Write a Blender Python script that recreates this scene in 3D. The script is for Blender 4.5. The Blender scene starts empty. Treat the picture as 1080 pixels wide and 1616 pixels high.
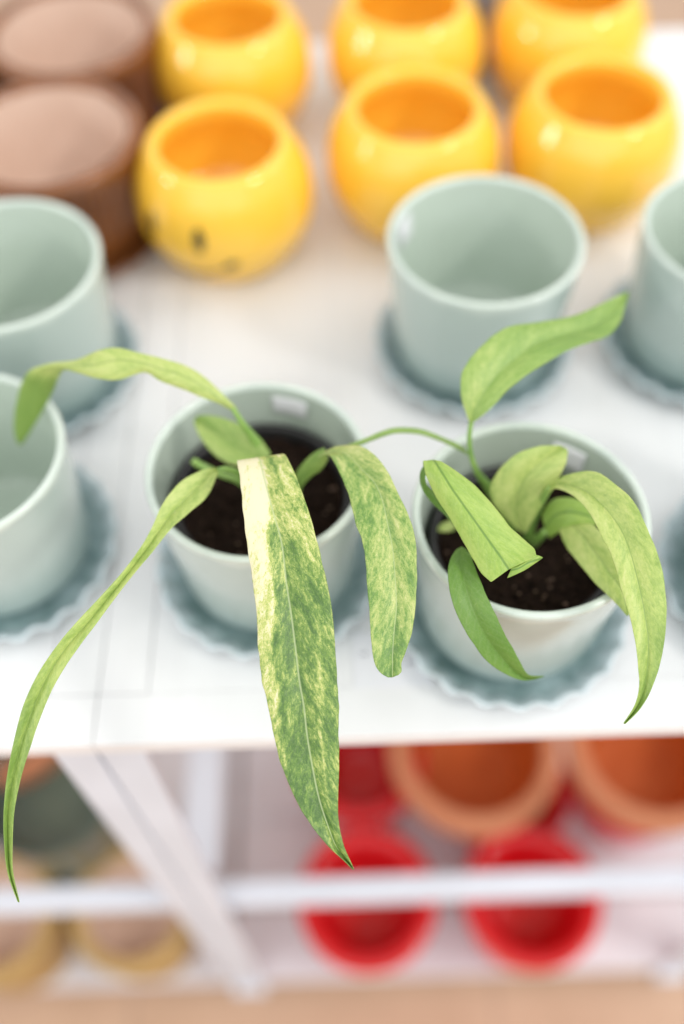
import bpy, bmesh, math, random
import numpy as np
from mathutils import Vector
from mathutils import noise as mnoise
random.seed(7)
S = bpy.context.scene
COL = S.collection
PI = math.pi

# ------------------------------------------------------------------ camera
F_PX, PITCH, ROLL, HC = 1535.6, math.radians(56.05), math.radians(1.87), .5556
cam = bpy.data.cameras.new('camera'); camo = bpy.data.objects.new('camera', cam); COL.objects.link(camo)
cam.sensor_fit = 'VERTICAL'; cam.sensor_height = 36; cam.sensor_width = 24
cam.lens = F_PX / 1616 * 36
cam.clip_start = .02; cam.clip_end = 60
CR, SR = math.cos(ROLL), math.sin(ROLL)
fwd = Vector((0, math.cos(PITCH), -math.sin(PITCH)))
up0 = Vector((0, math.sin(PITCH), math.cos(PITCH)))
rt0 = Vector((1, 0, 0))
# image x axis / y(up) axis in the world after the roll
ix = rt0 * CR - up0 * SR
iy = up0 * CR + rt0 * SR
from mathutils import Matrix
m = Matrix((ix, iy, -fwd)).transposed().to_4x4()
m.translation = Vector((0, 0, HC))
camo.matrix_world = m
cam.dof.use_dof = True
cam.dof.focus_distance = .470
cam.dof.aperture_fstop = cam.lens / 24.0
cam.dof.aperture_blades = 0
S.camera = camo

# ------------------------------------------------------------------ light
w = bpy.data.worlds.new('World'); S.world = w; w.use_nodes = True
wn = w.node_tree; bg = wn.nodes['Background']
tc = wn.nodes.new('ShaderNodeTexCoord'); sx = wn.nodes.new('ShaderNodeSeparateXYZ'); rp = wn.nodes.new('ShaderNodeValToRGB')
mr = wn.nodes.new('ShaderNodeMapRange'); mr.inputs[1].default_value = -1; mr.inputs[2].default_value = 1
wn.links.new(tc.outputs['Generated'], sx.inputs[0]); wn.links.new(sx.outputs[2], mr.inputs[0]); wn.links.new(mr.outputs[0], rp.inputs[0])
rp.color_ramp.elements[0].position = .38; rp.color_ramp.elements[0].color = (.34, .31, .30, 1)
rp.color_ramp.elements[1].position = .64; rp.color_ramp.elements[1].color = (.97, .97, .96, 1)
wn.links.new(rp.outputs[0], bg.inputs['Color']); bg.inputs['Strength'].default_value = .92

def area(name, loc, target, size, power, color=(1, 1, 1), sy=None):
    l = bpy.data.lights.new(name, 'AREA'); l.energy = power; l.color = color; l.size = size
    if sy: l.shape = 'RECTANGLE'; l.size_y = sy
    o = bpy.data.objects.new(name, l); COL.objects.link(o); o.location = loc
    o.rotation_euler = (Vector(target) - Vector(loc)).to_track_quat('-Z', 'Y').to_euler()
    return o
area('right_key_light', (2.4, .9, 2.2), (0, .4, 0), 1.6, 24, (1, 1, 1), 2.4)  # broad unseen key from the upper right, following the shading on the pots
area('front_fill_light', (-.2, -2.0, 1.9), (0, .3, -.3), 5.0, 42, (.97, .98, 1.0), 3.0)  # added fill from the front that brightens the lower shelf and legs
def lamp(name, loc, power, r):
    l = bpy.data.lights.new(name, 'POINT'); l.energy = power; l.shadow_soft_size = r; l.color = (1, .97, .92)
    o = bpy.data.objects.new(name, l); COL.objects.link(o); o.location = loc
lamp('round_lamp', (2.0, -.7, 1.95), 85, .2)
lamp('round_lamp', (-2.75, .1, 1.05), 44, .2)

S.view_settings.view_transform = 'Standard'; S.view_settings.look = 'None'
S.view_settings.exposure = 0.12; S.view_settings.gamma = 1; S.view_settings.use_curve_mapping = False
S.render.engine = 'CYCLES'

# ------------------------------------------------------------------ helpers
def at(px, py, d):
    """point seen at photo pixel (px,py) lying d metres along the view axis"""
    return Vector((0, 0, HC)) + d * (fwd + ix * ((px - 540) / F_PX) - iy * ((py - 808) / F_PX))

def tag(o, label=None, cat=None, group=None, kind=None):
    if label: o['label'] = label
    if cat: o['category'] = cat
    if group: o['group'] = group
    if kind: o['kind'] = kind
    return o
def empty(name, loc=(0, 0, 0)):
    o = bpy.data.objects.new(name, None); COL.objects.link(o); o.location = loc; o.empty_display_size = .02
    return o
def link_mesh(name, bm, mat, parent=None, smooth=True, loc=None):
    bmesh.ops.recalc_face_normals(bm, faces=bm.faces[:])
    me = bpy.data.meshes.new(name); bm.to_mesh(me); bm.free()
    if smooth:
        for p in me.polygons: p.use_smooth = True
    o = bpy.data.objects.new(name, me); COL.objects.link(o)
    if mat: me.materials.append(mat)
    if parent: o.parent = parent
    if loc: o.location = loc
    return o
def add_box(bm, x0, x1, y0, y1, z0, z1, bev=.0015, seg=2):
    r = bmesh.ops.create_cube(bm, size=1)
    for v in r['verts']:
        v.co = Vector(((x0 + x1) / 2 + v.co.x * (x1 - x0), (y0 + y1) / 2 + v.co.y * (y1 - y0), (z0 + z1) / 2 + v.co.z * (z1 - z0)))
    if bev:
        ed = list({e for v in r['verts'] for e in v.link_edges})
        bmesh.ops.bevel(bm, geom=ed, offset=bev, segments=seg, affect='EDGES', profile=.5)
def lathe(bm, prof, seg=96, fr=None, cx=0, cy=0):
    """prof: list of (r,z); fr(theta, i, r, z)->(r,z)"""
    rings = []
    for i, (r, z) in enumerate(prof):
        if r < 1e-6:
            rings.append([bm.verts.new((cx, cy, z))]); continue
        ring = []
        for k in range(seg):
            t = 2 * PI * k / seg
            rr, zz = (r, z) if fr is None else fr(t, i, r, z)
            ring.append(bm.verts.new((cx + rr * math.cos(t), cy + rr * math.sin(t), zz)))
        rings.append(ring)
    for a, b in zip(rings, rings[1:]):
        for k in range(seg):
            k2 = (k + 1) % seg
            if len(a) == 1 and len(b) == 1: continue
            if len(a) == 1: bm.faces.new((a[0], b[k], b[k2]))
            elif len(b) == 1: bm.faces.new((a[k], b[0], a[k2]))
            else: bm.faces.new((a[k], b[k], b[k2], a[k2]))
def cr(P, t):
    """Catmull-Rom through list of tuples, t in [0,len-1]"""
    n = len(P); i = min(int(t), n - 2); u = t - i
    p0, p1, p2, p3 = (np.array(P[max(i - 1, 0)], float), np.array(P[i], float), np.array(P[i + 1], float), np.array(P[min(i + 2, n - 1)], float))
    return .5 * ((2 * p1) + (p2 - p0) * u + (2 * p0 - 5 * p1 + 4 * p2 - p3) * u * u + (3 * p1 - p0 - 3 * p2 + p3) * u ** 3)
def smooth_prof(P, n=6):
    out = []
    for i in range((len(P) - 1) * n + 1):
        q = cr(P, i / n); out.append((max(q[0], 0), q[1]))
    return out
def tube(bm, pts, rad, sides=10, n=6):
    """pts: world Vectors; rad list"""
    Q = [tuple(p) + (r,) for p, r in zip(pts, rad)]
    samples = [[float(c) for c in cr(Q, i / n)] for i in range((len(Q) - 1) * n + 1)]
    prev = None; nrm = Vector((0, 0, 1)); rings = []
    for i, s in enumerate(samples):
        a = Vector(samples[max(i - 1, 0)][:3]); b = Vector(samples[min(i + 1, len(samples) - 1)][:3])
        t = (b - a).normalized()
        nrm = (nrm - t * nrm.dot(t))
        if nrm.length < 1e-3: nrm = Vector((1, 0, 0)) - t * t.x
        nrm.normalize(); bn = t.cross(nrm)
        rings.append([bm.verts.new(Vector(s[:3]) + float(s[3]) * (math.cos(2 * PI * k / sides) * nrm + math.sin(2 * PI * k / sides) * bn)) for k in range(sides)])
    for a, b in zip(rings, rings[1:]):
        for k in range(sides):
            bm.faces.new((a[k], a[(k + 1) % sides], b[(k + 1) % sides], b[k]))
    bm.faces.new(rings[0]); bm.faces.new(rings[-1][::-1])

# ------------------------------------------------------------------ materials
class NT:
    def __init__(s, name):
        s.m = bpy.data.materials.new(name); s.m.use_nodes = True; s.t = s.m.node_tree; s.b = s.t.nodes['Principled BSDF']
    def n(s, typ, **k):
        nd = s.t.nodes.new('ShaderNode' + typ)
        for a, v in k.items(): setattr(nd, a, v)
        return nd
    def l(s, a, b): s.t.links.new(a, b)
    def setv(s, nd, i, v):
        if isinstance(v, (int, float, tuple, list)): nd.inputs[i].default_value = v
        else: s.l(v, nd.inputs[i])
    def math(s, op, a, b=0., c=None, clamp=False):
        nd = s.n('Math', operation=op, use_clamp=clamp); s.setv(nd, 0, a); s.setv(nd, 1, b)
        if c is not None: s.setv(nd, 2, c)
        return nd.outputs[0]
    def noise(s, vec, scale, detail=3, rough=.5, dist=0):
        nd = s.n('TexNoise'); nd.inputs['Scale'].default_value = scale; nd.inputs['Detail'].default_value = detail
        nd.inputs['Roughness'].default_value = rough; nd.inputs['Distortion'].default_value = dist
        if vec is not None: s.l(vec, nd.inputs['Vector'])
        return nd.outputs['Fac']
    def ramp(s, fac, stops, interp='LINEAR'):
        nd = s.n('ValToRGB'); e = nd.color_ramp.elements; nd.color_ramp.interpolation = interp
        while len(e) < len(stops): e.new(.5)
        for q, (p, c) in zip(e, stops): q.position = p; q.color = tuple(c) + (1,)
        s.l(fac, nd.inputs[0]); return nd.outputs[0]
    def mix(s, fac, a, b, bt='MIX'):
        nd = s.n('Mix', data_type='RGBA', blend_type=bt)
        s.setv(nd, 0, fac)
        for i, v in ((6, a), (7, b)):
            if isinstance(v, tuple): nd.inputs[i].default_value = v + (1,)
            else: s.l(v, nd.inputs[i])
        return nd.outputs[2]
    def bump(s, h, strength=.3, dist=.001):
        nd = s.n('Bump'); nd.inputs['Strength'].default_value = strength; nd.inputs['Distance'].default_value = dist
        s.l(h, nd.inputs['Height']); s.l(nd.outputs[0], s.b.inputs['Normal'])
    def base(s, c, rough=.4, **k):
        if isinstance(c, tuple): s.b.inputs['Base Color'].default_value = c + (1,)
        else: s.l(c, s.b.inputs['Base Color'])
        s.setv(s.b, 'Roughness', rough)
        for a, v in k.items(): s.setv(s.b, a, v)
        return s
    def obj(s):
        return s.n('TexCoord').outputs['Object']

def simple(name, c, rough=.4, vary=.06, scale=30, bump=.05, coat=0., c2=None, bscale=400):
    t = NT(name); o = t.obj(); f = t.noise(o, scale, 4)
    c2 = c2 or tuple(x * (1 - vary * 2.2) for x in c)
    col = t.ramp(f, [(.3, c2), (.7, c)])
    t.base(col, rough)
    if coat: t.b.inputs['Coat Weight'].default_value = coat; t.b.inputs['Coat Roughness'].default_value = .08
    if bump: t.bump(t.noise(o, bscale, 3), bump, .0004)
    return t.m

def m_paint():
    t = NT('white_paint'); o = t.obj()
    mp = t.n('Mapping'); mp.inputs['Scale'].default_value = (9, .9, 9); t.l(o, mp.inputs[0])
    g = t.noise(mp.outputs[0], 4, 5, .6)
    big = t.noise(o, 7, 3)
    c = t.ramp(g, [(.25, (.82, .82, .825)), (.5, (.85, .85, .86)), (1, (.87, .87, .885))])
    c = t.mix(t.math('MULTIPLY', t.ramp(big, [(.45, (0, 0, 0)), (.75, (1, 1, 1))]), .22), c, (.80, .78, .785))
    t.base(c, t.ramp(g, [(.3, (.5,) * 3), (.7, (.34,) * 3)])); t.bump(g, .25, .0008)
    return t.m
M = {}
M['paint'] = m_paint()
M['metal_white'] = simple('white_painted_metal', (.74, .79, .88), .38, .04, 12, .05)
M['shelf'] = simple('lilac_white_shelf', (.78, .755, .79), .5, .06, 9, .05)

def m_floor():
    t = NT('floor_tile'); o = t.obj()
    br = t.n('TexBrick'); br.offset = 0; br.inputs['Scale'].default_value = 1
    br.inputs['Brick Width'].default_value = .45; br.inputs['Row Height'].default_value = .45; br.inputs['Mortar Size'].default_value = .003
    br.inputs['Color1'].default_value = (.55, .355, .235, 1); br.inputs['Color2'].default_value = (.59, .39, .265, 1); br.inputs['Mortar'].default_value = (.40, .26, .18, 1)
    mp = t.n('Mapping'); mp.inputs['Location'].default_value = (.28, .05, 0); t.l(o, mp.inputs[0]); t.l(mp.outputs[0], br.inputs['Vector'])
    n = t.noise(o, 14, 5, .6)
    c = t.mix(.25, br.outputs['Color'], t.ramp(n, [(.3, (.40, .25, .16)), (.7, (.66, .45, .32))]))
    t.base(c, .45); return t.m
M['floor'] = m_floor()

def m_sage():
    t = NT('sage_glaze'); o = t.obj()
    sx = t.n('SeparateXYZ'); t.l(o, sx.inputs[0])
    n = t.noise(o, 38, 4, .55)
    # glaze: paler film at the lip; the saucer's bluish reflection painted in low down
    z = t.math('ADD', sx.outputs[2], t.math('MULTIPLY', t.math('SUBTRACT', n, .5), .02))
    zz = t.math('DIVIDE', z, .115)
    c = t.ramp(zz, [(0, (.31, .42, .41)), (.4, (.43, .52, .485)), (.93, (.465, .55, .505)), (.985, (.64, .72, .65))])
    sp = t.noise(o, 420, 2)
    c = t.mix(t.ramp(sp, [(.62, (0, 0, 0)), (.72, (.25, .25, .25))]), c, (.36, .46, .43))
    t.base(c, .2); t.b.inputs['Coat Weight'].default_value = .35; t.b.inputs['Coat Roughness'].default_value = .12
    t.bump(t.noise(o, 45, 2), .12, .0008); return t.m
M['sage'] = m_sage()
M['sage_in'] = simple('sage_inside_lifted', (.56, .64, .565), .3, .04, 30, .08, .15, (.52, .60, .52))  # paler copy of the glaze, lifted to offset the dim light inside
def m_saucer():
    t = NT('saucer_glaze'); o = t.obj()
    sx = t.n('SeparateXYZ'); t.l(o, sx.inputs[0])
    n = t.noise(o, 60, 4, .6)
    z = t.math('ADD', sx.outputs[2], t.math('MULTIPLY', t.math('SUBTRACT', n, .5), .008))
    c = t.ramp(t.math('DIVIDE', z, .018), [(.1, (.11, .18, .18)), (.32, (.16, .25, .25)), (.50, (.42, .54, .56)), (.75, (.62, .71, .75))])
    t.base(c, .18); t.b.inputs['Coat Weight'].default_value = .4; t.b.inputs['Coat Roughness'].default_value = .08
    t.bump(t.noise(o, 70, 2), .2, .001); return t.m
M['saucer'] = m_saucer()
def m_yellow():
    t = NT('yellow_glaze'); o = t.obj(); n = t.noise(o, 22, 3)
    t.base(t.ramp(n, [(.3, (1.0, .56, .045)), (.7, (1.0, .60, .07))]), .16)
    t.b.inputs['Coat Weight'].default_value = .35; t.b.inputs['Coat Roughness'].default_value = .10
    t.bump(t.noise(o, 60, 2), .05, .0006); return t.m
M['yellow'] = m_yellow()
M['black_print'] = simple('black_print', (.05, .045, .02), .3, .05, 60, 0)
M['grey_print'] = simple('grey_print', (.22, .21, .25), .5, .05, 60, 0)
M['brown'] = simple('brown_glaze', (.30, .105, .028), .24, .12, 25, .05, .35, (.19, .065, .02))
M['beige_in'] = simple('beige_clay', (.70, .53, .43), .7, .05, 20, .1, 0, (.64, .46, .36))
M['terra'] = simple('terracotta', (.64, .27, .14), .75, .1, 18, .15, 0, (.55, .20, .09))
M['terra_in'] = simple('terracotta_inside', (.62, .15, .025), .6, .1, 18, .1, 0, (.50, .10, .014))
M['red'] = simple('red_glaze', (.66, .005, .010), .22, .05, 15, 0, .2)
M['ochre'] = simple('ochre_clay', (.52, .33, .12), .55, .1, 22, .1)
M['green_glaze'] = simple('dark_green_glaze', (.14, .19, .14), .16, .1, 18, 0, .7, (.045, .09, .08))
M['bluegrey'] = simple('blue_grey_glaze', (.28, .32, .45), .18, .1, 25, 0, .5)
M['black_plastic'] = simple('black_plastic', (.022, .02, .022), .35, .05, 40, 0)
M['paper'] = simple('white_paper', (.86, .86, .90), .5, .02, 40, 0)

def m_soil():
    t = NT('potting_soil'); o = t.obj()
    n = t.noise(o, 260, 5, .7); n2 = t.noise(o, 900, 3, .6)
    c = t.ramp(n, [(.3, (.006, .004, .003)), (.55, (.024, .013, .009)), (.72, (.045, .025, .016)), (.85, (.09, .05, .034))])
    t.base(c, .95, **{'Specular IOR Level': .15}); t.bump(t.math('ADD', n, n2), .8, .001); return t.m
M['soil'] = m_soil()
M['chip'] = simple('bark_chip', (.22, .13, .09), .7, .3, 200, .3)

def m_leaf(name, stops, seed=0., contrast=1., streak=1., rough=.33, vein=(.72, .78, .50), vein_w=.03, vein_mix=.75, trans=.30, speck=.3):
    """variegated leaf; UV map 'cm' = real distance from midrib / along the leaf in cm, 'uvn' = normalised; attribute 'bias' shifts the pattern"""
    t = NT(name)
    cm = t.n('UVMap', uv_map='cm').outputs[0]; nn = t.n('UVMap', uv_map='uvn').outputs[0]
    s1 = t.n('SeparateXYZ'); t.l(cm, s1.inputs[0]); s2 = t.n('SeparateXYZ'); t.l(nn, s2.inputs[0])
    x, y = s1.outputs[0], s1.outputs[1]
    ax = t.math('ABSOLUTE', x); sg = t.math('SIGN', x)
    th = math.radians(15)
    # across-streak and along-streak coordinates, mirrored about the midrib
    c1 = t.math('SUBTRACT', t.math('MULTIPLY', ax, math.cos(th)), t.math('MULTIPLY', y, math.sin(th)))
    c2 = t.math('ADD', t.math('MULTIPLY', ax, math.sin(th)), t.math('MULTIPLY', y, math.cos(th)))
    def vec(sx_, sy_, off):
        cb = t.n('CombineXYZ'); t.l(t.math('MULTIPLY', c1, sx_), cb.inputs[0]); t.l(t.math('MULTIPLY', c2, sy_), cb.inputs[1])
        t.l(t.math('ADD', t.math('MULTIPLY', sg, 7.3), off + seed), cb.inputs[2]); return cb.outputs[0]
    na = t.noise(vec(1.9, .55, 0), 1.0, 3, .55, .5)
    nb = t.noise(vec(6.5, 2.6, 3.1), 1.0, 6, .78, .6)
    nc = t.noise(vec(30, 20, 9.7), 1.0, 3, .75, .3)
    v = t.math('ADD', t.math('MULTIPLY', na, .75), t.math('ADD', t.math('MULTIPLY', nb, 1.05), t.math('MULTIPLY', nc, speck)))
    v = t.math('SUBTRACT', v, .375 + .525 + speck / 2)
    v = t.math('MULTIPLY', v, contrast)
    at_ = t.n('Attribute', attribute_name='bias')
    v = t.math('ADD', v, t.math('ADD', at_.outputs['Fac'], .5))
    col = t.ramp(v, stops)
    hs = t.n('HueSaturation'); hs.inputs['Saturation'].default_value = .95; hs.inputs['Hue'].default_value = .497; t.l(col, hs.inputs['Color']); col = hs.outputs[0]
    # fine vein network
    vo = t.n('TexVoronoi', feature='DISTANCE_TO_EDGE'); vo.inputs['Scale'].default_value = 3.2
    t.l(vec(2.2, 1.0, 0), vo.inputs['Vector'])
    vm = t.math('LESS_THAN', vo.outputs[0], .035)
    col = t.mix(t.math('MULTIPLY', vm, .07), col, (.75, .80, .55))
    # lateral veins
    q = t.math('SUBTRACT', t.math('MULTIPLY', y, 1.0), t.math('MULTIPLY', ax, 1.5))
    lat = t.math('POWER', t.math('ABSOLUTE', t.math('SINE', t.math('MULTIPLY', q, 4.6))), 14)
    # midrib
    an = t.math('ABSOLUTE', s2.outputs[0])
    mid = t.math('SUBTRACT', 1.0, t.math('DIVIDE', ax, vein_w), clamp=True)
    midf = t.math('MULTIPLY', t.math('MULTIPLY', t.math('SMOOTH_MIN', mid, .6, .1), 1.6, clamp=True), vein_mix)
    col = t.mix(midf, col, vein)
    col = t.mix(t.math('MULTIPLY', lat, .03), col, (.8, .85, .6))
    t.base(col, t.ramp(nb, [(.3, (rough - .04,) * 3), (.7, (rough + .12,) * 3)]))
    t.b.inputs['Subsurface Weight'].default_value = 0
    h = t.math('ADD', t.math('MULTIPLY', lat, -.12), t.math('MULTIPLY', nb, .45))
    h = t.math('ADD', h, t.math('MULTIPLY', t.math('SMOOTH_MIN', t.math('DIVIDE', ax, .12), 1, .4), .7))
    t.bump(h, .4, .0008)
    tr = t.n('BsdfTranslucent'); t.l(t.mix(1.0, col, (.95, 1.0, .55), 'MULTIPLY'), tr.inputs[0])
    mx = t.n('MixShader'); mx.inputs[0].default_value = trans
    t.l(t.b.outputs[0], mx.inputs[1]); t.l(tr.outputs[0], mx.inputs[2]); t.l(mx.outputs[0], t.t.nodes['Material Output'].inputs[0])
    return t.m
DG, MG, LG, YG, PY, CM = (.085, .20, .035), (.155, .31, .05), (.27, .43, .08), (.47, .59, .14), (.72, .74, .24), (.92, .87, .64)
VAR = [(.18, DG), (.36, MG), (.50, LG), (.60, YG), (.76, PY), (.94, CM)]
M['leaf_main'] = m_leaf('leaf_bold_variegated', VAR, 0, 1.45, vein=(.60, .70, .38), vein_w=.06, speck=.55)
M['leaf_right'] = m_leaf('leaf_speckled', [(.15, (.12, .27, .05)), (.38, (.21, .40, .075)), (.52, (.38, .54, .13)), (.70, (.58, .66, .21)), (1.0, (.80, .80, .42))], 4.2, 1.3, vein=(.60, .70, .36), vein_w=.035, speck=.55)
M['leaf_pale'] = m_leaf('leaf_pale', [(.1, (.25, .42, .07)), (.4, (.42, .58, .13)), (.6, (.56, .68, .19)), (1, (.74, .78, .32))], 8.1, 1.1, vein=(.26, .40, .10), vein_w=.04, speck=.3)
M['leaf_fresh'] = m_leaf('leaf_fresh_green', [(.1, (.24, .44, .06)), (.45, (.36, .56, .085)), (.6, (.45, .63, .12)), (1, (.60, .72, .20))], 12.4, .8, vein=(.13, .27, .05), vein_w=.085, speck=.2)
M['leaf_mid'] = m_leaf('leaf_mid_green', [(.1, (.17, .35, .055)), (.5, (.28, .47, .085)), (.75, (.42, .58, .14)), (1, (.60, .68, .24))], 16.4, .95, vein=(.34, .48, .16), vein_w=.035, speck=.25)
M['leaf_dark'] = m_leaf('leaf_deep_green', [(.1, (.10, .25, .03)), (.5, (.16, .34, .04)), (.8, (.24, .42, .06)), (1, (.40, .50, .12))], 21.4, .6, vein=(.18, .33, .06), vein_w=.03, speck=.15)
def m_stem():
    t = NT('green_stem'); o = t.obj(); n = t.noise(o, 80, 3)
    t.base(t.ramp(n, [(.3, (.16, .32, .06)), (.7, (.30, .47, .12))]), .35); return t.m
M['stem'] = m_stem()

# ------------------------------------------------------------------ setting
bm = bmesh.new()
v = [bm.verts.new(p) for p in ((-8, -6, -.79), (8, -6, -.79), (8, 9, -.79), (-8, 9, -.79))]; bm.faces.new(v)
tag(link_mesh('floor', bm, M['floor'], smooth=False), kind='structure')

def table(x0, x1, label, leg_l, leg_r, rail_x):
    t = empty('display_table', ((x0 + x1) / 2, .6, 0)); ox, oy = -(x0 + x1) / 2, -.6
    tag(t, label, 'table', 'white display tables pushed together')
    yf, yb = .2125, .955
    def part(name, mat, boxes, bev=.0015):
        b = bmesh.new()
        for q in boxes: add_box(b, q[0] + ox, q[1] + ox, q[2] + oy, q[3] + oy, q[4], q[5], bev)
        return link_mesh(name, b, mat, t, smooth=False)
    # tabletop: border boards round an inset of planks
    bw = .052
    boards = [(x0, x1, yf, yf + .032, -.014, 0), (x0, x1, yb - .04, yb, -.014, 0),
              (x0, x0 + .03, yf + .0325, yb - .0405, -.014, 0), (x1 - .03, x1, yf + .0325, yb - .0405, -.014, 0)]
    part('tabletop_frame', M['paint'], boards, .0004)
    n = 6; xs = [x0 + .0305 + (x1 - x0 - .061) * i / n for i in range(n + 1)]
    part('tabletop_planks', M['paint'], [(xs[i], xs[i + 1] - .0001, yf + .0322, yb - .0402, -.014, -.0003) for i in range(n)], .0003)
    for (la, lb) in (leg_l, leg_r):
        if la is None: continue
        # angle-iron leg: a front flange and a side flange
        b = bmesh.new()
        dy = -.026
        r = []
        for (xa, xb, ya, yb_) in ((la, lb, .2145, .2195), (la if la < (x0 + x1) / 2 else lb - .005, la + .005 if la < (x0 + x1) / 2 else lb, .2200, .238)):
            k0 = len(b.verts)
            add_box(b, xa + ox, xb + ox, ya + oy, yb_ + oy, -.768, -.0145, .001)
            b.verts.ensure_lookup_table()
            for q in b.verts[k0:]:
                f = (-.0225 - q.co.z) / .75; q.co.y += dy * f; q.co.x += (.02 * f + .28 * f * (-.154 - (q.co.x - ox))) if lb < .1 else 0
        link_mesh('leg', b, M['metal_white'], t, smooth=False)
        b = bmesh.new(); sx_ = .02 if la < 0 and lb < .1 else 0
        add_box(b, la + .28 * (-.154 - la) * bool(sx_) + ox + sx_, lb + .28 * (-.154 - lb) * bool(sx_) + ox + sx_, .182 + oy, .215 + oy, -.789, -.7685, .004)
        link_mesh('foot', b, M['metal_white'], t, smooth=False)
    part('front_rail', M['metal_white'], [(x0 + .004, x1 - .004, .209, .232, -.436, -.412)], .004)
    part('side_rail', M['metal_white'], [(rail_x, rail_x + .036, .2425, .93, -.43, -.418)], .003)
    part('back_rail', M['metal_white'], [(x0 + .004, x1 - .004, .931, .95, -.436, -.412)], .004)
    part('bottom_shelf', M['shelf'], [(x0 + .003, x1 - .003, .19, .275, -.755, -.738)] + [(x0 + .003, x1 - .003, .277 + i * .111, .277 + (i + 1) * .111 - .002, -.755, -.738) for i in range(6)], .002)
    return t
table(-.153, .62, 'white painted display table on the right carrying the planted pots', (-.1535, -.126), (.372, .412), -.168 + .0)
table(-.95, -.1536, 'white painted display table on the left, mostly outside the frame', (None, None), (-.182, -.1555), -.9)

# ------------------------------------------------------------------ sage pots
SG = 'sage green ceramic pots'
pot_prof = smooth_prof([(0, .008), (.044, .008), (.0515, .0095), (.0558, .016), (.0575, .03), (.0600, .06), (.0628, .09), (.0640, .107), (.0648, .1115), (.0635, .1138), (.0610, .1136), (.0597, .1115)], 4)
pot_in = smooth_prof([(.0597, .1113), (.0592, .105), (.0572, .08), (.0552, .05), (.0530, .027), (.0470, .018), (.02, .0155), (0, .0155)], 4)
def fr_s(scale): return lambda t, i, r, z: (r * scale * (1 + .004 * math.sin(2 * t + 1)), z)
def inner_r(z): return .0530 + (.0597 - .0530) * (z - .027) / (.1115 - .027)
def saucer_fr(t, i, r, z):
    k = max(0., (r - .052) / .022)
    a = math.sin(t * 22)
    return r + .0011 * k * a, z + (.0022 * k * k * math.cos(t * 22 + .6) if z > .004 else 0)
sau_prof = smooth_prof([(0, 0), (.05, 0), (.058, .001), (.066, .006), (.0718, .0130), (.0736, .0165), (.0728, .0180), (.0705, .0172), (.0665, .0125), (.0600, .0072), (.05, .0064), (.03, .0066), (0, .0066)], 4)
def sage_pot(x, y, sc, label, saucer_label, sticker=None, rot=0.):
    p = empty('sage_pot', (x, y, 0)); tag(p, label, 'pot', SG)
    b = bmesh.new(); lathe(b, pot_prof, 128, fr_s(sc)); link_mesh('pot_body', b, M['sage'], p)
    b = bmesh.new(); lathe(b, pot_in, 128, fr_s(sc)); link_mesh('inner_wall', b, M['sage_in'], p)
    if sticker:
        az, da, z0, z1 = sticker
        b = bmesh.new(); grid = []
        for j in range(5):
            z = z0 + (z1 - z0) * j / 4
            grid.append([b.verts.new(((inner_r(z) * sc - .0008) * math.cos(math.radians(az - da + 2 * da * k / 10)), (inner_r(z) * sc - .0008) * math.sin(math.radians(az - da + 2 * da * k / 10)), z)) for k in range(11)])
        for j in range(4):
            for k in range(10): b.faces.new((grid[j][k], grid[j][k + 1], grid[j + 1][k + 1], grid[j + 1][k]))
        o = link_mesh('inner_white_patch', b, M['paper'], p)  # small white patch on the inner wall; stickers in the planted pots
        md = o.modifiers.new('s', 'SOLIDIFY'); md.thickness = .0002
    if saucer_label:
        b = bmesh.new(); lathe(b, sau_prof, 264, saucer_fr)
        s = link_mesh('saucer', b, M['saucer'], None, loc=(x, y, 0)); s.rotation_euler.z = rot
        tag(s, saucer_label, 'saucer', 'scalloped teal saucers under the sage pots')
    return p
sage_pot(-.0472, .331, .985, 'sage green pot holding the plant with the long drooping cream-streaked leaf', 'scalloped teal saucer under the left planted pot', (72, 11, .093, .107), .1)
sage_pot(.1029, .293, 1.0, 'sage green pot holding the plant with the upright leaf, at right', 'scalloped teal saucer under the right planted pot', (58, 10, .088, .106), .3)
sage_pot(.103, .5173, 1.03, 'empty sage green pot with a white patch inside, in front of the middle yellow pot', 'scalloped teal saucer under the empty pot that has a white patch inside', (153, 9, .087, .108), .7)
sage_pot(-.2218, .5086, 1.012, 'empty sage green pot in front of the brown ribbed pot', 'scalloped teal saucer under the empty pot beside the brown pots', None, .2)
sage_pot(-.2226, .3472, .975, 'empty sage green pot at the left edge under the drooping leaf tip', 'scalloped teal saucer at the left edge under the pot nearest the front', None, .9)
sage_pot(.2745, .517, 1.0, 'empty sage green pot cut by the right edge, beside the upright leaf tip', 'scalloped teal saucer at the right edge touching the upright leaf tip', None, 1.2)
sage_pot(.2745, .305, .985, 'sage green pot just outside the right edge, standing in the saucer there', 'scalloped teal saucer cut by the right edge, level with the large arching leaf', None, .5)

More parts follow.
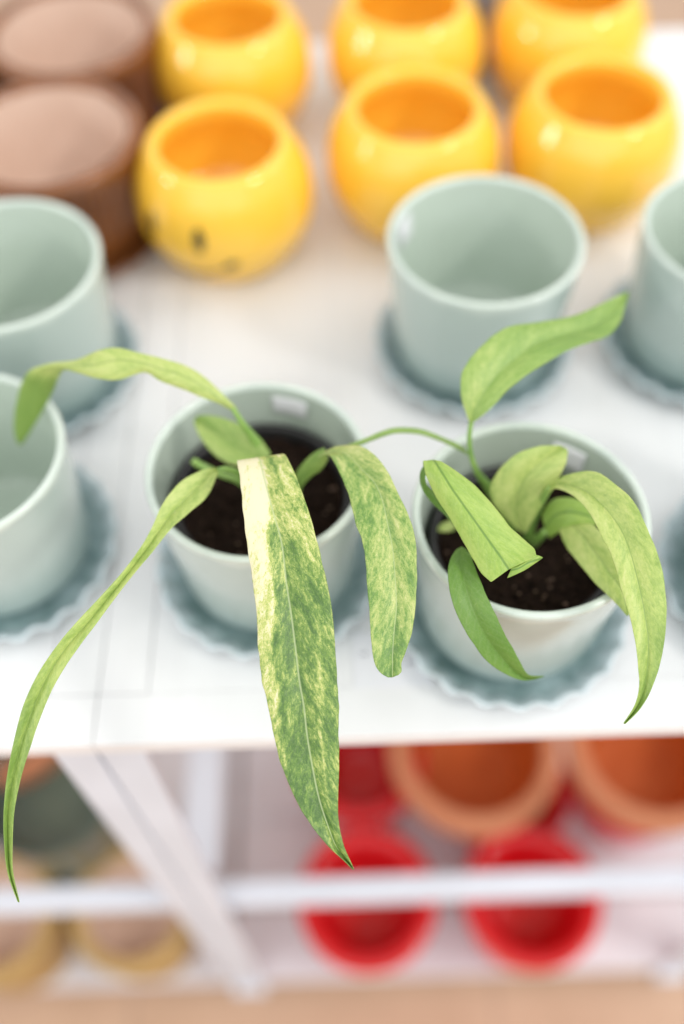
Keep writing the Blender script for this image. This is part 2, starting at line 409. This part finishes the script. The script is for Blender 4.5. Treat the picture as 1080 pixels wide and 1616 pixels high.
# nursery pots with soil
def nursery(x, y, label, seed):
    p = empty('nursery_pot', (x, y, .017)); tag(p, label, 'plastic pot', 'black nursery pots of soil inside the sage pots')
    b = bmesh.new()
    lathe(b, [(0, 0), (.0400, 0), (.0415, .002), (.0500, .064), (.0500, .0655), (.0530, .066), (.0535, .0675), (.0530, .0690), (.0503, .0690), (.0490, .0675), (.0480, .060), (.0474, .055)], 96)
    link_mesh('plastic_shell', b, M['black_plastic'], p)
    rnd = random.Random(seed); b = bmesh.new()
    R_ = .0484; n = 90; vs = {}
    for i in range(n + 1):
        for j in range(n + 1):
            X = -R_ + 2 * R_ * i / n; Y = -R_ + 2 * R_ * j / n
            if X * X + Y * Y <= R_ * R_ * 1.0:
                h = .0605 + .0035 * mnoise.fractal(Vector((X * 90 + seed, Y * 90, 0)), 1, 2, 5) + .0012 * mnoise.noise(Vector((X * 500, Y * 500, seed)))
                vs[i, j] = b.verts.new((X, Y, h))
    for i in range(n):
        for j in range(n):
            k = [(i, j), (i + 1, j), (i + 1, j + 1), (i, j + 1)]
            if all(q in vs for q in k): b.faces.new([vs[q] for q in k])
    for _ in range(420):
        a = rnd.random() * 2 * PI; r = R_ * math.sqrt(rnd.random()) * .96; s = rnd.uniform(.0006, .0022)
        q = bmesh.ops.create_icosphere(b, subdivisions=1, radius=s)
        sx_, sy_, sz_ = rnd.uniform(.6, 1.6), rnd.uniform(.5, 1.2), rnd.uniform(.5, .9); an = rnd.random() * PI
        for v_ in q['verts']:
            c = v_.co * rnd.uniform(.8, 1.2); X, Y = c.x * sx_, c.y * sy_
            v_.co = Vector((X * math.cos(an) - Y * math.sin(an) + r * math.cos(a), X * math.sin(an) + Y * math.cos(an) + r * math.sin(a), c.z * sz_ + .0612))
    link_mesh('soil', b, M['soil'], p, smooth=False)
    b = bmesh.new()
    for _ in range(34):
        a = rnd.random() * 2 * PI; r = R_ * math.sqrt(rnd.random()) * .93; s = rnd.uniform(.0006, .0013)
        q = bmesh.ops.create_icosphere(b, subdivisions=1, radius=s)
        for v_ in q['verts']: v_.co = Vector((v_.co.x * 1.4 + r * math.cos(a), v_.co.y + r * math.sin(a), v_.co.z * .6 + .0632))
    link_mesh('bark_chips', b, M['chip'], p)
nursery(-.0472, .331, 'black nursery pot full of dark soil inside the left planted sage pot', 3)
nursery(.1029, .293, 'black nursery pot full of dark soil inside the right planted sage pot', 11)

# ------------------------------------------------------------------ yellow pots
ypts = [(0, 0), (.040, 0), (.046, .001), (.052, .006), (.0625, .022), (.0695, .040), (.0713, .052), (.0700, .068), (.0655, .083), (.0592, .0945), (.0562, .0995), (.0532, .1026), (.0495, .1030), (.0463, .1010), (.0455, .097),
        (.0470, .089), (.0540, .077), (.0590, .062), (.0585, .050), (.0530, .036), (.040, .026), (.02, .024), (0, .024)]
yprof = smooth_prof(ypts, 4)
def yr(z):
    out = [(a, b) for a, b in ypts[1:11]]
    for (r0, z0), (r1, z1) in zip(out, out[1:]):
        if z0 <= z <= z1: return r0 + (r1 - r0) * (z - z0) / (z1 - z0)
    return .05
YG_ = 'round yellow ceramic pots'
def yellow(x, y, label):
    p = empty('yellow_pot', (x, y, 0)); tag(p, label, 'pot', YG_)
    b = bmesh.new(); lathe(b, yprof, 128); link_mesh('pot_body', b, M['yellow'], p); return p
def surf_patch(b, f, n=14):
    """f(u,v)->(azimuth,z); patch hugging the body"""
    g = [[None] * (n + 1) for _ in range(n + 1)]
    for i in range(n + 1):
        for j in range(n + 1):
            a, z = f(i / n, j / n); r = yr(z) + .0009
            g[i][j] = b.verts.new((r * math.cos(a), r * math.sin(a), z))
    for i in range(n):
        for j in range(n): b.faces.new((g[i][j], g[i + 1][j], g[i + 1][j + 1], g[i][j + 1]))
y1 = yellow(-.0852, .650, 'round yellow pot with a black eye and smile line, nearest the brown pots in front')
fa = math.radians(-90 - 30)
for da in (-.32, .30):
    b = bmesh.new()
    def f(u, v, da=da):
        a = 2 * PI * u; r = v
        return fa + da + .062 * r * math.cos(a), .064 + .0105 * r * math.sin(a)
    surf_patch(b, f, 16); link_mesh('printed_eye', b, M['black_print'], y1)
b = bmesh.new()
surf_patch(b, lambda u, v: (fa + .62 * (2 * u - 1), (.0385 - .0155 * (1 - (2 * u - 1) ** 2) + .0016 * (2 * v - 1))), 30)
link_mesh('printed_smile', b, M['black_print'], y1)
for s in (-1, 1):
    b = bmesh.new()
    surf_patch(b, lambda u, v, s=s: (fa + s * .62 + .075 * v * math.cos(2 * PI * u), (.0395 + .0048 * v * math.sin(2 * PI * u))), 14)
    link_mesh('smile_corner', b, M['black_print'], y1)
yellow(.0679, .6853, 'round plain yellow pot standing just behind the empty sage pot with a white patch inside')
yellow(.2159, .6941, 'round plain yellow pot in the front yellow row, nearest the right edge')
yellow(-.0849, .8256, 'round plain yellow pot in the back row, behind the pot with the smile')
yellow(.0707, .8397, 'round plain yellow pot in the back row, in the middle')
yellow(.220, .852, 'round plain yellow pot in the back row, at the right')

# ------------------------------------------------------------------ brown ribbed pots
def brown(x, y, label, sl, h=.094):
    p = empty('brown_pot', (x, y, .006)); tag(p, label, 'pot', 'ribbed brown pots at the back left')
    b = bmesh.new()
    rib = lambda t, i, r, z: (r + (.0018 * math.cos(t * 52) if .008 < z < h - .012 and i < 10 else 0), z)
    prof = [(0, 0), (.058, 0), (.062, .003), (.0635, .01), (.065, .03), (.067, .06), (.0695, h - .03), (.071, h - .014), (.0735, h - .010), (.0745, h - .004), (.073, h), (.0645, h - .0005), (.0628, h - .004)]
    lathe(b, prof, 420, rib); link_mesh('ribbed_body', b, M['brown'], p)
    b = bmesh.new(); lathe(b, [(.0628, h - .004), (.0618, h - .012), (.060, .06), (.057, .02), (.05, .012), (0, .012)], 96); link_mesh('inner_wall', b, M['beige_in'], p)
    b = bmesh.new(); lathe(b, smooth_prof([(0, 0), (.06, 0), (.072, .004), (.079, .014), (.0775, .0155), (.070, .0065), (.055, .0055), (0, .0055)], 3), 96)
    s = link_mesh('saucer', b, M['brown'], None, loc=(x, y, 0)); tag(s, sl, 'saucer', 'brown saucers under the ribbed pots')
brown(-.220, .671, 'ribbed brown pot with beige inside, in front of the other brown pot', 'brown glazed saucer under the front ribbed brown pot')
brown(-.220, .815, 'ribbed brown pot with beige inside, at the top left corner behind its twin', 'brown glazed saucer under the back ribbed brown pot')
brown(-.375, .86, 'ribbed brown pot in the top left corner, only its wall showing', 'brown glazed saucer under the corner ribbed brown pot')

# small corner pots; the left one is made up for clear glints there
def small_glazed(x, y, r, h, mat, label, z=0., fl=.12):
    b = bmesh.new(); lathe(b, smooth_prof([(0, 0), (r * .7, 0), (r * .78, h * .05), (r * .95, h * .5), (r, h * .97), (r * .97, h), (r * .91, h * .98), (r * .87, h * (.5 + fl / 2)), (r * .7, h * (fl + .02)), (0, h * fl)], 4), 72)
    o = link_mesh('glazed_pot', b, mat, None, loc=(x, y, z)); tag(o, label, 'pot'); return o
small_glazed(-.328, .735, .034, .10, M['bluegrey'], 'made-up blue-grey pot for the clear glints at the left edge beside the front brown pot')
small_glazed(.157, .99 - .08, .028, .09, M['bluegrey'], 'small blue-grey pot glimpsed between two back yellow pots at the top')

# ------------------------------------------------------------------ lower shelf
SZ = -.738
RG = 'glossy red pots on the bottom shelf'
def red(x, y, label, h=.168, r=.072):
    b = bmesh.new()
    lathe(b, smooth_prof([(0, 0), (r * .62, 0), (r * .7, .004), (r * .86, h * .3), (r * .96, h * .72), (r * 1.0, h * .82), (r * 1.06, h * .86), (r * 1.07, h * .96), (r * 1.0, h), (r * .86, h * .985), (r * .78, h * .93), (r * .72, h * .78), (r * .62, h * .62), (r * .4, h * .55), (0, h * .54)], 4), 96)
    o = link_mesh('red_pot', b, M['red'], None, loc=(x, y, SZ)); tag(o, label, 'pot', RG)
red(.014, .247, 'glossy red pot on the bottom shelf directly below the long leaf tip')
red(.196, .244, 'glossy red pot on the bottom shelf, right of the one under the leaf tip')
red(.012, .405, 'dark red pot behind the pointed leaf, back row of the bottom shelf')
red(.188, .375, 'red pot mostly hidden under the left terracotta bowl', .13)
TG = 'terracotta bowls on the lower shelf'
def terra(x, y, label, z, r=.096, h=.11):
    t_ = empty('terracotta_bowl', (x, y, z)); tag(t_, label, 'bowl', TG)
    b = bmesh.new()
    lathe(b, smooth_prof([(0, 0), (r * .55, 0), (r * .62, .004), (r * .82, h * .4), (r * .9, h * .62), (r * .91, h * .66)], 4), 96); link_mesh('bowl_body', b, M['terra'], t_)
    b = bmesh.new()
    lathe(b, smooth_prof([(r * .91, h * .665), (r * .985, h * .68), (r, h * .74), (r, h * .95), (r * .985, h), (r * .84, h * 1.0), (r * .80, h * .95)], 4), 96); link_mesh('rim', b, M['terra'], t_)
    b = bmesh.new(); lathe(b, smooth_prof([(r * .80, h * .948), (r * .77, h * .6), (r * .62, h * .2), (r * .5, h * .09), (0, h * .08)], 4), 96); link_mesh('inner_wall', b, M['terra_in'], t_)
# stacks of saucers raise the bowls
terra(.142, .392, 'terracotta bowl under the table edge, left of the two large ones', SZ + .131, .096, .1)
terra(.343, .388, 'terracotta bowl under the table edge at the right side', SZ + .131, .096, .1)
red(.343, .388, 'red pot hidden under the right terracotta bowl', .13)
terra(-.405, .455, 'terracotta bowl in deep shade under the left end of the table', SZ + .12, .09, .12)
def ochre(x, y, label):
    t_ = empty('ochre_pot', (x, y, SZ)); tag(t_, label, 'pot', 'ochre pots with beige insides on the left shelf')
    r, h = .066, .16
    b = bmesh.new(); lathe(b, smooth_prof([(0, 0), (r * .7, 0), (r * .8, .005), (r * .95, h * .4), (r * 1.02, h * .8), (r * 1.05, h * .97), (r * 1.0, h), (r * .80, h * .985)], 4), 96); link_mesh('outer_wall', b, M['ochre'], t_)
    b = bmesh.new(); lathe(b, [(r * .80, h * .985), (r * .76, h * .9), (r * .68, h * .72), (r * .5, h * .66), (0, h * .65)], 96); link_mesh('inner_wall', b, M['beige_in'], t_)
ochre(-.246, .246, 'ochre pot with beige inside, on the shelf left of the table leg')
ochre(-.40, .240, 'ochre pot with beige inside, at the left edge of the shelf')
small_glazed(-.330, .352, .076, .25, M['green_glaze'], 'dark green glazed pot on the left shelf below the thin leaf', SZ, .8)

# printed card between the two planted pots
bm = bmesh.new(); add_box(bm, .004, .052, .243, .281, .0004, .0007, 0)
card = empty('price_card', (0, 0, 0)); tag(card, 'small white price card lying between the two planted pots', 'card')
link_mesh('paper', bm, M['paper'], card, smooth=False)
for k, (x, y, L) in enumerate([(.0085, .2655, .0045), (.0345, .2655, .006), (.036, .2585, .0045), (.041, .2585, .004)]):
    bm = bmesh.new(); pp = []
    # one closed zig-zag stroke per word, too blurred in the photo to read
    n_ = 8
    top = [(x + L * i / n_, y + .0014 * (1 if i % 2 else -.2) + .0005) for i in range(n_ + 1)]
    bot = [(px_, py_ - .0011) for px_, py_ in top][::-1]
    tv = [bm.verts.new((px_, py_, .0009)) for px_, py_ in top]; bv = [bm.verts.new((px_, py_, .0009)) for px_, py_ in bot][::-1]
    for i in range(n_): bm.faces.new((tv[i], tv[i + 1], bv[i + 1], bv[i]))
    link_mesh('faded_print', bm, M['grey_print'], card, smooth=False)

# ------------------------------------------------------------------ leaves
def leaf(parent, mat, st, name='leaf', edge=-.002, bias=None, sub=6, cols=14, thick=.00045, wav=.0012, seed=0, curl=0.):
    """st: (L, M, R, depth[, edgeoffset]) stations; L/M/R photo pixels turned into points at real distances"""
    rows = []
    P = []
    for s in st:
        L, Mi, R_, d = s[:4]
        eL, eR = (s[4], s[5]) if len(s) > 5 else (edge, edge)
        P.append(tuple(at(L[0], L[1], d + eL)) + tuple(at(Mi[0], Mi[1], d)) + tuple(at(R_[0], R_[1], d + eR)))
    N = (len(P) - 1) * sub + 1
    S_ = [cr(P, i / sub) for i in range(N)]
    b = bmesh.new(); uc = b.loops.layers.uv.new('cm'); un = b.loops.layers.uv.new('uvn')
    bl = b.verts.layers.float.new('bias')
    length = [0.]
    for a, c in zip(S_, S_[1:]): length.append(length[-1] + float(np.linalg.norm(c[3:6] - a[3:6])))
    tot = length[-1]; info = {}; g = []
    for i, s in enumerate(S_):
        L, Mi, R_ = Vector(s[:3]), Vector(s[3:6]), Vector(s[6:9]); row = []
        for k in range(cols + 1):
            u = 2 * k / cols - 1
            E = L if u < 0 else R_; a = abs(u)
            p = Mi.lerp(E, a)
            view = (p - Vector((0, 0, HC))).normalized()
            w_ = (L - R_).length
            # pillowed half-blades plus slight waviness, in depth only
            p = p + view * (-.10 * w_ * math.sin(PI * a) * .5 + wav * a * a * mnoise.noise(Vector((length[i] * 55 + seed, u * 1.3, seed))))
            # tiny irregularity of the margin
            if a > .99: p = p + (E - Mi) * (.035 * mnoise.noise(Vector((length[i] * 160, u, seed + 3))))
            v_ = b.verts.new(p); vn = length[i] / tot
            v_[bl] = bias(u, vn) if bias else 0.
            info[v_] = (u, vn, u * (E - Mi).length * 100, length[i] * 100); row.append(v_)
        g.append(row)
    for i in range(N - 1):
        for k in range(cols):
            f_ = b.faces.new((g[i][k], g[i][k + 1], g[i + 1][k + 1], g[i + 1][k]))
            for lp in f_.loops:
                q = info[lp.vert]; lp[uc].uv = (q[2], q[3]); lp[un].uv = (q[0], q[1])
    o = link_mesh(name, b, mat, parent)
    md = o.modifiers.new('thickness', 'SOLIDIFY'); md.thickness = thick; md.offset = 0
    sd = o.modifiers.new('sub', 'SUBSURF'); sd.levels = 1; sd.render_levels = 1
    return o
def petiole(parent, pts, name='petiole', mat=None):
    b = bmesh.new(); tube(b, [at(p[0], p[1], p[2]) for p in pts], [p[3] for p in pts]); return link_mesh(name, b, mat or M['stem'], parent)
def sstep(a, b_, x):
    t = max(0., min(1., (x - a) / (b_ - a))); return t * t * (3 - 2 * t)

pl = empty('leafy_plant', (0, 0, 0)); tag(pl, 'variegated plant in the left sage pot, one cream-streaked leaf hanging past the table edge', 'plant', 'long-leaved variegated plants')
def b_main(u, v):
    # cream sector on the left of the midrib, dying out as a yellow margin two thirds down
    wd = -.02 - .40 * sstep(.26, .40, v) - .13 * sstep(.42, .54, v) - .22 * sstep(.56, .74, v) + .05 * math.sin(v * 31)
    k = 1 - sstep(wd - .05, wd + .07, u)
    amt = .45 * (1 - .22 * sstep(.5, .6, v)) * (1 - sstep(.72, .80, v))
    top = .14 * (1 - sstep(.2, .5, v))
    yb = .26 * (1 - sstep(.0, .12, abs(u - (.62 - .2 * sstep(.5, .8, v))))) * sstep(.5, .6, v) * (1 - sstep(.82, .92, v))
    re = .10 * sstep(.7, 1, u) * sstep(.3, .45, v)
    low = -.14 * sstep(.34, .56, v)
    return k * amt + top + yb + re + low
leaf(pl, M['leaf_main'], [
    ((392, 770), (408, 772), (430, 768), .540), ((380, 745), (406, 742), (446, 738), .512),
    ((374, 727), (409, 722), (449, 716), .4975), ((379, 757), (417, 755), (465, 745), .486), ((384, 810), (431, 807), (484, 795), .479),
    ((390, 860), (445, 858), (500, 850), .475), ((399, 920), (452, 918), (515, 912), .472), ((405, 970), (460, 970), (525, 965), .470),
    ((408, 1030), (467.6, 1030), (530, 1028), .469), ((414, 1075), (473, 1075), (533, 1073), .4685), ((423, 1115), (480, 1115), (535, 1113), .468),
    ((432, 1160), (485, 1160), (535, 1160), .468), ((445, 1210), (493.5, 1210), (536, 1210), .468), ((466, 1260), (504, 1260), (534, 1258), .468),
    ((488, 1298), (517, 1300), (535, 1298), .468), ((517, 1334), (531, 1336), (543, 1334), .468), ((543, 1358), (548, 1360), (553, 1358), .468), ((557, 1372), (558, 1373), (559, 1372), .468)],
    edge=-.0025, bias=b_main, seed=1, cols=18)
def b_r(u, v):
    return .08 * sstep(.55, .95, u) + .10 * (1 - sstep(0, .25, abs(u + .1))) * sstep(.35, .5, v) * (1 - sstep(.65, .8, v)) - .10 * sstep(.7, 1., v) + .12 * (1 - sstep(.0, .3, v))
leaf(pl, M['leaf_right'], [
    ((500, 722), (512, 713), (530, 704), .517), ((519, 718), (545, 716), (566, 703), .506),
    ((534, 743), (571, 741), (592, 718), .497), ((547, 772), (592, 763), (613, 745), .490), ((555, 800), (604, 790), (628, 777), .485),
    ((562, 829), (612, 826), (644, 810), .481), ((574, 863), (620, 866), (656, 850), .478), ((578, 907), (624, 912), (658.5, 900), .475),
    ((582, 954), (626, 958), (657, 950), .473), ((585, 998), (622, 1000), (651, 995), .472), ((588, 1032), (620, 1035), (641, 1028), .471),
    ((594, 1053), (620, 1053), (634, 1046), .471), ((603, 1064), (619.5, 1064), (634.5, 1059), .471), ((613, 1069), (620, 1069), (629, 1065), .471)],
    edge=-.002, bias=b_r, seed=5)
leaf(pl, M['leaf_mid'], [((462, 775), (468, 782), (474, 788), .555), ((466, 750), (471, 759), (477, 769), .541), ((478, 731), (484, 741), (492, 752), .532), ((496, 714), (501, 726), (507, 742), .524), ((512, 706), (515, 713), (519, 724), .518)],
     name='leaf_base', edge=.003, seed=9, cols=8)
leaf(pl, M['leaf_mid'], [((535, 708), (536, 711), (537, 714), .516), ((556, 699), (557, 703), (558, 706), .517), ((578, 691), (578, 695), (579, 699), .518), ((604, 680), (605, 684), (606, 689), .520), ((628, 674.5), (628, 679), (628, 684), .522),
     ((665, 677), (664, 682), (663, 686), .525), ((700, 690), (698, 693), (696, 697), .528), ((728, 703), (725, 706), (722, 709), .531), ((741, 718), (740.5, 718), (740, 718.5), .534)], edge=.001, seed=12, cols=8)
# long thin leaf to the lower left
leaf(pl, M['leaf_pale'], [
    ((342, 738), (343, 742), (345, 746), .520), ((322, 741), (333, 747), (342, 752), .514), ((285, 760), (308, 773), (328, 783), .504), ((257, 795), (276, 806), (297, 811), .497),
    ((240, 832), (253, 836), (270, 835), .491), ((222, 864), (231, 868), (241, 871), .487), ((193, 903), (200, 908), (209, 909), .482), ((160, 940), (168, 947), (177, 951), .478),
    ((127, 975), (139, 983), (152, 985), .475), ((95, 1012), (106, 1021), (117, 1032), .472), ((62, 1060), (74, 1070), (87, 1080), .470), ((38, 1110), (52, 1120), (66, 1128), .469),
    ((23, 1165), (35, 1170), (49, 1177), .469), ((12, 1219), (22, 1222), (34, 1226), .469), ((6, 1276), (13, 1278), (23, 1281), .469), ((7, 1333), (13, 1334), (20, 1334), .470),
    ((13, 1380), (16.5, 1379), (21, 1377), .471), ((29, 1424), (30, 1424), (31, 1424), .472)], edge=-.003, seed=17, bias=lambda u, v: .02 - .28 * sstep(.5, .75, v) - .1 * (u < -.3) * sstep(.3, .5, v), wav=.0016)
# arching leaf to the upper left
leaf(pl, M['leaf_pale'], [
    ((375, 645), (371, 647), (366, 648), .530), ((356, 626), (352, 633), (346, 637), .525), ((326, 597), (323, 612), (318, 627), .521), ((296, 578), (294, 595), (290, 615), .519), ((259, 566), (257, 583), (254, 602), .518),
    ((222, 557), (224, 572), (228, 588), .519), ((185, 548.5), (186, 568), (188, 600), .520), ((155, 553), (152, 575), (152, 597), .522), ((120, 568), (117, 577), (115, 586), .530), ((80, 573), (88, 579), (103, 584), .537),
    ((48, 584), (68, 589), (94, 594), .546), ((33, 607), (55, 610), (87, 612), .556), ((24, 645), (45, 645), (72, 642), .567), ((22, 675), (36, 676), (53, 674), .577), ((26, 695), (31, 697), (40, 694), .583), ((32, 702), (33, 702.5), (34, 702), .586)],
    edge=.002, seed=23, bias=lambda u, v: .12 * (1 - sstep(.55, .7, v)) - .42 * sstep(.66, .74, v))
leaf(pl, M['leaf_mid'], [((428, 716), (420, 728), (405, 738), .545), ((406, 686), (387, 712), (366, 733), .549), ((380, 671), (361, 697), (345, 723), .552), ((352, 659), (339, 682), (327, 706), .555), ((328, 655), (320, 668), (314, 686), .557), ((310, 657), (308, 661), (306, 666), .558)],
     edge=-.003, seed=29, bias=lambda u, v: .12 + .1 * (u > 0))
petiole(pl, [(367, 643, .530, .0014), (383, 668, .535, .0018), (402, 694, .545, .0026), (414, 716, .552, .0032), (418, 745, .566, .0034), (414, 775, .580, .0036)])
petiole(pl, [(344, 742, .520, .0014), (358, 740, .524, .0015), (378, 748, .533, .0018), (400, 770, .556, .0024)])
petiole(pl, [(305, 727, .549, .0020), (318, 735, .552, .0022), (345, 747, .556, .0019), (375, 757, .562, .0022), (405, 778, .572, .0028)], name='old_stalk')
petiole(pl, [(408, 745, .522, .0020), (410, 770, .545, .0026), (416, 790, .575, .0032)])
petiole(pl, [(468, 782, .552, .0030), (455, 800, .572, .0034), (445, 808, .582, .0034)])

pr = empty('leafy_plant', (0, 0, 0)); tag(pr, 'plant in the right sage pot with one upright leaf and one rolled leaf', 'plant', 'long-leaved variegated plants')
leaf(pr, M['leaf_mid'], [((740, 664), (744, 667), (749, 665), .522), ((729, 632), (750, 645), (775, 645), .519), ((727, 598), (766, 617), (806, 612), .518), ((740, 568), (784, 592), (838, 588), .519),
     ((766, 540), (810, 569), (864, 572), .522), ((800, 516), (845, 543), (897, 553), .527), ((850, 508), (888, 529), (930, 541), .534), ((905, 498), (930, 517), (960, 530), .543), ((945, 481), (962, 498), (978, 511), .552), ((972, 468), (979, 480), (985, 490), .560), ((991, 460), (992, 462), (993, 464), .565)],
     edge=-.002, seed=31, bias=lambda u, v: .16 * (1 - sstep(.1, .5, v)) + .08 * (u < 0) - .03)
petiole(pr, [(744, 666, .522, .0014), (741, 690, .525, .0013), (744, 720, .531, .0014), (754, 746, .538, .0018), (772, 770, .548, .0026), (800, 815, .562, .0032), (812, 840, .572, .0036)])
leaf(pr, M['leaf_fresh'], [((668, 738), (680, 733), (692, 731), .497), ((668, 728), (684, 726.5), (697, 729), .489), ((673, 752), (697, 745), (724, 746), .481, .004, .004), ((689, 786), (714, 772), (752, 768), .478, .005, .006), ((706, 812), (734, 800), (778, 796), .476, .005, .006),
     ((725, 844), (754, 828), (803, 828), .475, .005, .006), ((742, 875), (773, 855), (824, 848), .474, .004, .005), ((758, 902), (791, 880), (843, 865), .473, .003, .004), ((775, 919), (803, 899), (847, 878), .473)], seed=37, bias=lambda u, v: .1 * (abs(u) > .6), thick=.0007)
leaf(pr, M['leaf_dark'], [((676, 728), (681, 731), (686, 735), .492), ((664, 743), (668, 744), (673, 748), .494), ((664, 766), (668, 764), (674, 765), .495), ((679, 791), (686, 786), (694, 782), .497), ((703, 814), (710, 808), (716, 800), .499), ((728, 845), (735, 838), (742, 830), .499)], name='rolled_underside', edge=0, seed=41, cols=8)
leaf(pr, M['leaf_fresh'], [((800, 913), (806, 900), (808, 893), .4735), ((814, 907), (818, 897), (822, 889), .472), ((830, 899), (834, 888), (838, 878), .472), ((843, 890), (846, 884), (848, 876), .473), ((855, 881), (856, 881), (857, 880), .475)], name='curled_tip', edge=.001, seed=43, cols=8)
leaf(pr, M['leaf_pale'], [((816, 834), (822, 840), (830, 841), .545), ((792, 812), (816, 818), (845, 815), .537), ((776, 790), (815, 792), (859, 792), .530), ((774, 766), (822, 768), (873, 769), .525), ((790, 738), (838, 745), (885, 750), .521), ((815, 717), (857, 727), (893, 733), .519), ((850, 704), (876, 714), (896, 720), .518), ((884, 703), (891, 706), (896, 709), .518)],
     edge=-.003, seed=47, bias=lambda u, v: .04)
leaf(pr, M['leaf_pale'], [((864, 780), (866, 772), (872, 764), .520), ((878, 771), (884, 763), (892, 750), .508), ((908, 785), (922, 774), (936, 743), .496), ((931, 811), (953, 799), (969, 762), .487), ((950, 847), (980, 835), (1002, 793), .480),
     ((967, 882), (996, 875), (1026, 843), .475), ((981, 932), (1009, 925), (1044, 892), .471), ((993, 970), (1017, 965), (1052, 945), .469), ((1002, 1010), (1023, 1008), (1051, 995), .468), ((1007, 1050), (1022, 1048), (1043, 1044), .468), ((1009, 1083), (1017, 1085), (1030, 1084), .469), ((1002, 1113), (1006, 1115), (1011, 1118), .470), ((984, 1142), (985, 1142), (986, 1143), .471)],
     edge=-.002, seed=53, bias=lambda u, v: .06 * (1 - v) - .30 * sstep(.55, .95, v) - .10 * sstep(.3, 1., u) + .1 * (u < -.5))
petiole(pr, [(868, 770, .517, .0018), (858, 785, .526, .0020), (846, 808, .540, .0024), (836, 835, .556, .0030), (830, 860, .570, .0034)])
leaf(pr, M['leaf_fresh'], [((868, 850), (860, 832), (854, 812), .536), ((880, 841), (874, 815), (873, 788), .529), ((893, 832), (896, 808), (901, 785), .524), ((912, 828), (922, 812), (930, 796), .522), ((935, 835), (945, 822), (950, 810), .522)], edge=.002, seed=59, bias=lambda u, v: -.1)
leaf(pr, M['leaf_pale'], [((882, 836), (900, 826), (918, 815), .527), ((893, 862), (922, 848), (945, 835), .517), ((912, 887), (940, 873), (965, 860), .508), ((938, 919), (962, 903), (990, 890), .500), ((966, 946), (984, 936), (1000, 925), .495), ((990, 972), (991, 972), (993, 971), .493)], edge=.001, seed=61, bias=lambda u, v: .12 * (1 - v) - .12 * v)
petiole(pr, [(862, 838, .536, .0022), (850, 850, .548, .0026), (838, 862, .566, .0030)])
leaf(pr, M['leaf_dark'], [((727, 872), (732, 876), (737, 878), .505), ((721, 867), (729, 863), (736, 867), .497), ((710, 884), (727, 884), (745, 882), .489), ((707, 905), (731, 905), (754, 905), .484), ((711, 940), (738, 936), (765, 932), .481), ((723, 974), (750, 970), (781, 966), .481), ((745, 1013), (768, 1006), (797, 1000), .484), ((770, 1045), (791, 1036), (816, 1034), .489), ((800, 1065), (813, 1060), (828, 1057), .494), ((828, 1074), (832, 1071), (838, 1066), .498), ((857, 1068), (858, 1068), (859, 1067), .503)],
     edge=-.002, seed=67, bias=lambda u, v: .0)
petiole(pr, [(730, 874, .504, .0016), (742, 876, .530, .002), (775, 872, .560, .0026), (800, 868, .572, .003)])
leaf(pr, M['leaf_pale'], [((690, 838), (692, 832), (694, 828), .552), ((700, 840), (704, 830), (708, 822), .550), ((716, 838), (719, 832), (722, 828), .552)], name='dry_leaf_scrap', edge=0, seed=71, cols=6, bias=lambda u, v: .1)

S.cycles.samples = 192
S.cycles.max_bounces = 10
S.cycles.use_denoising = True
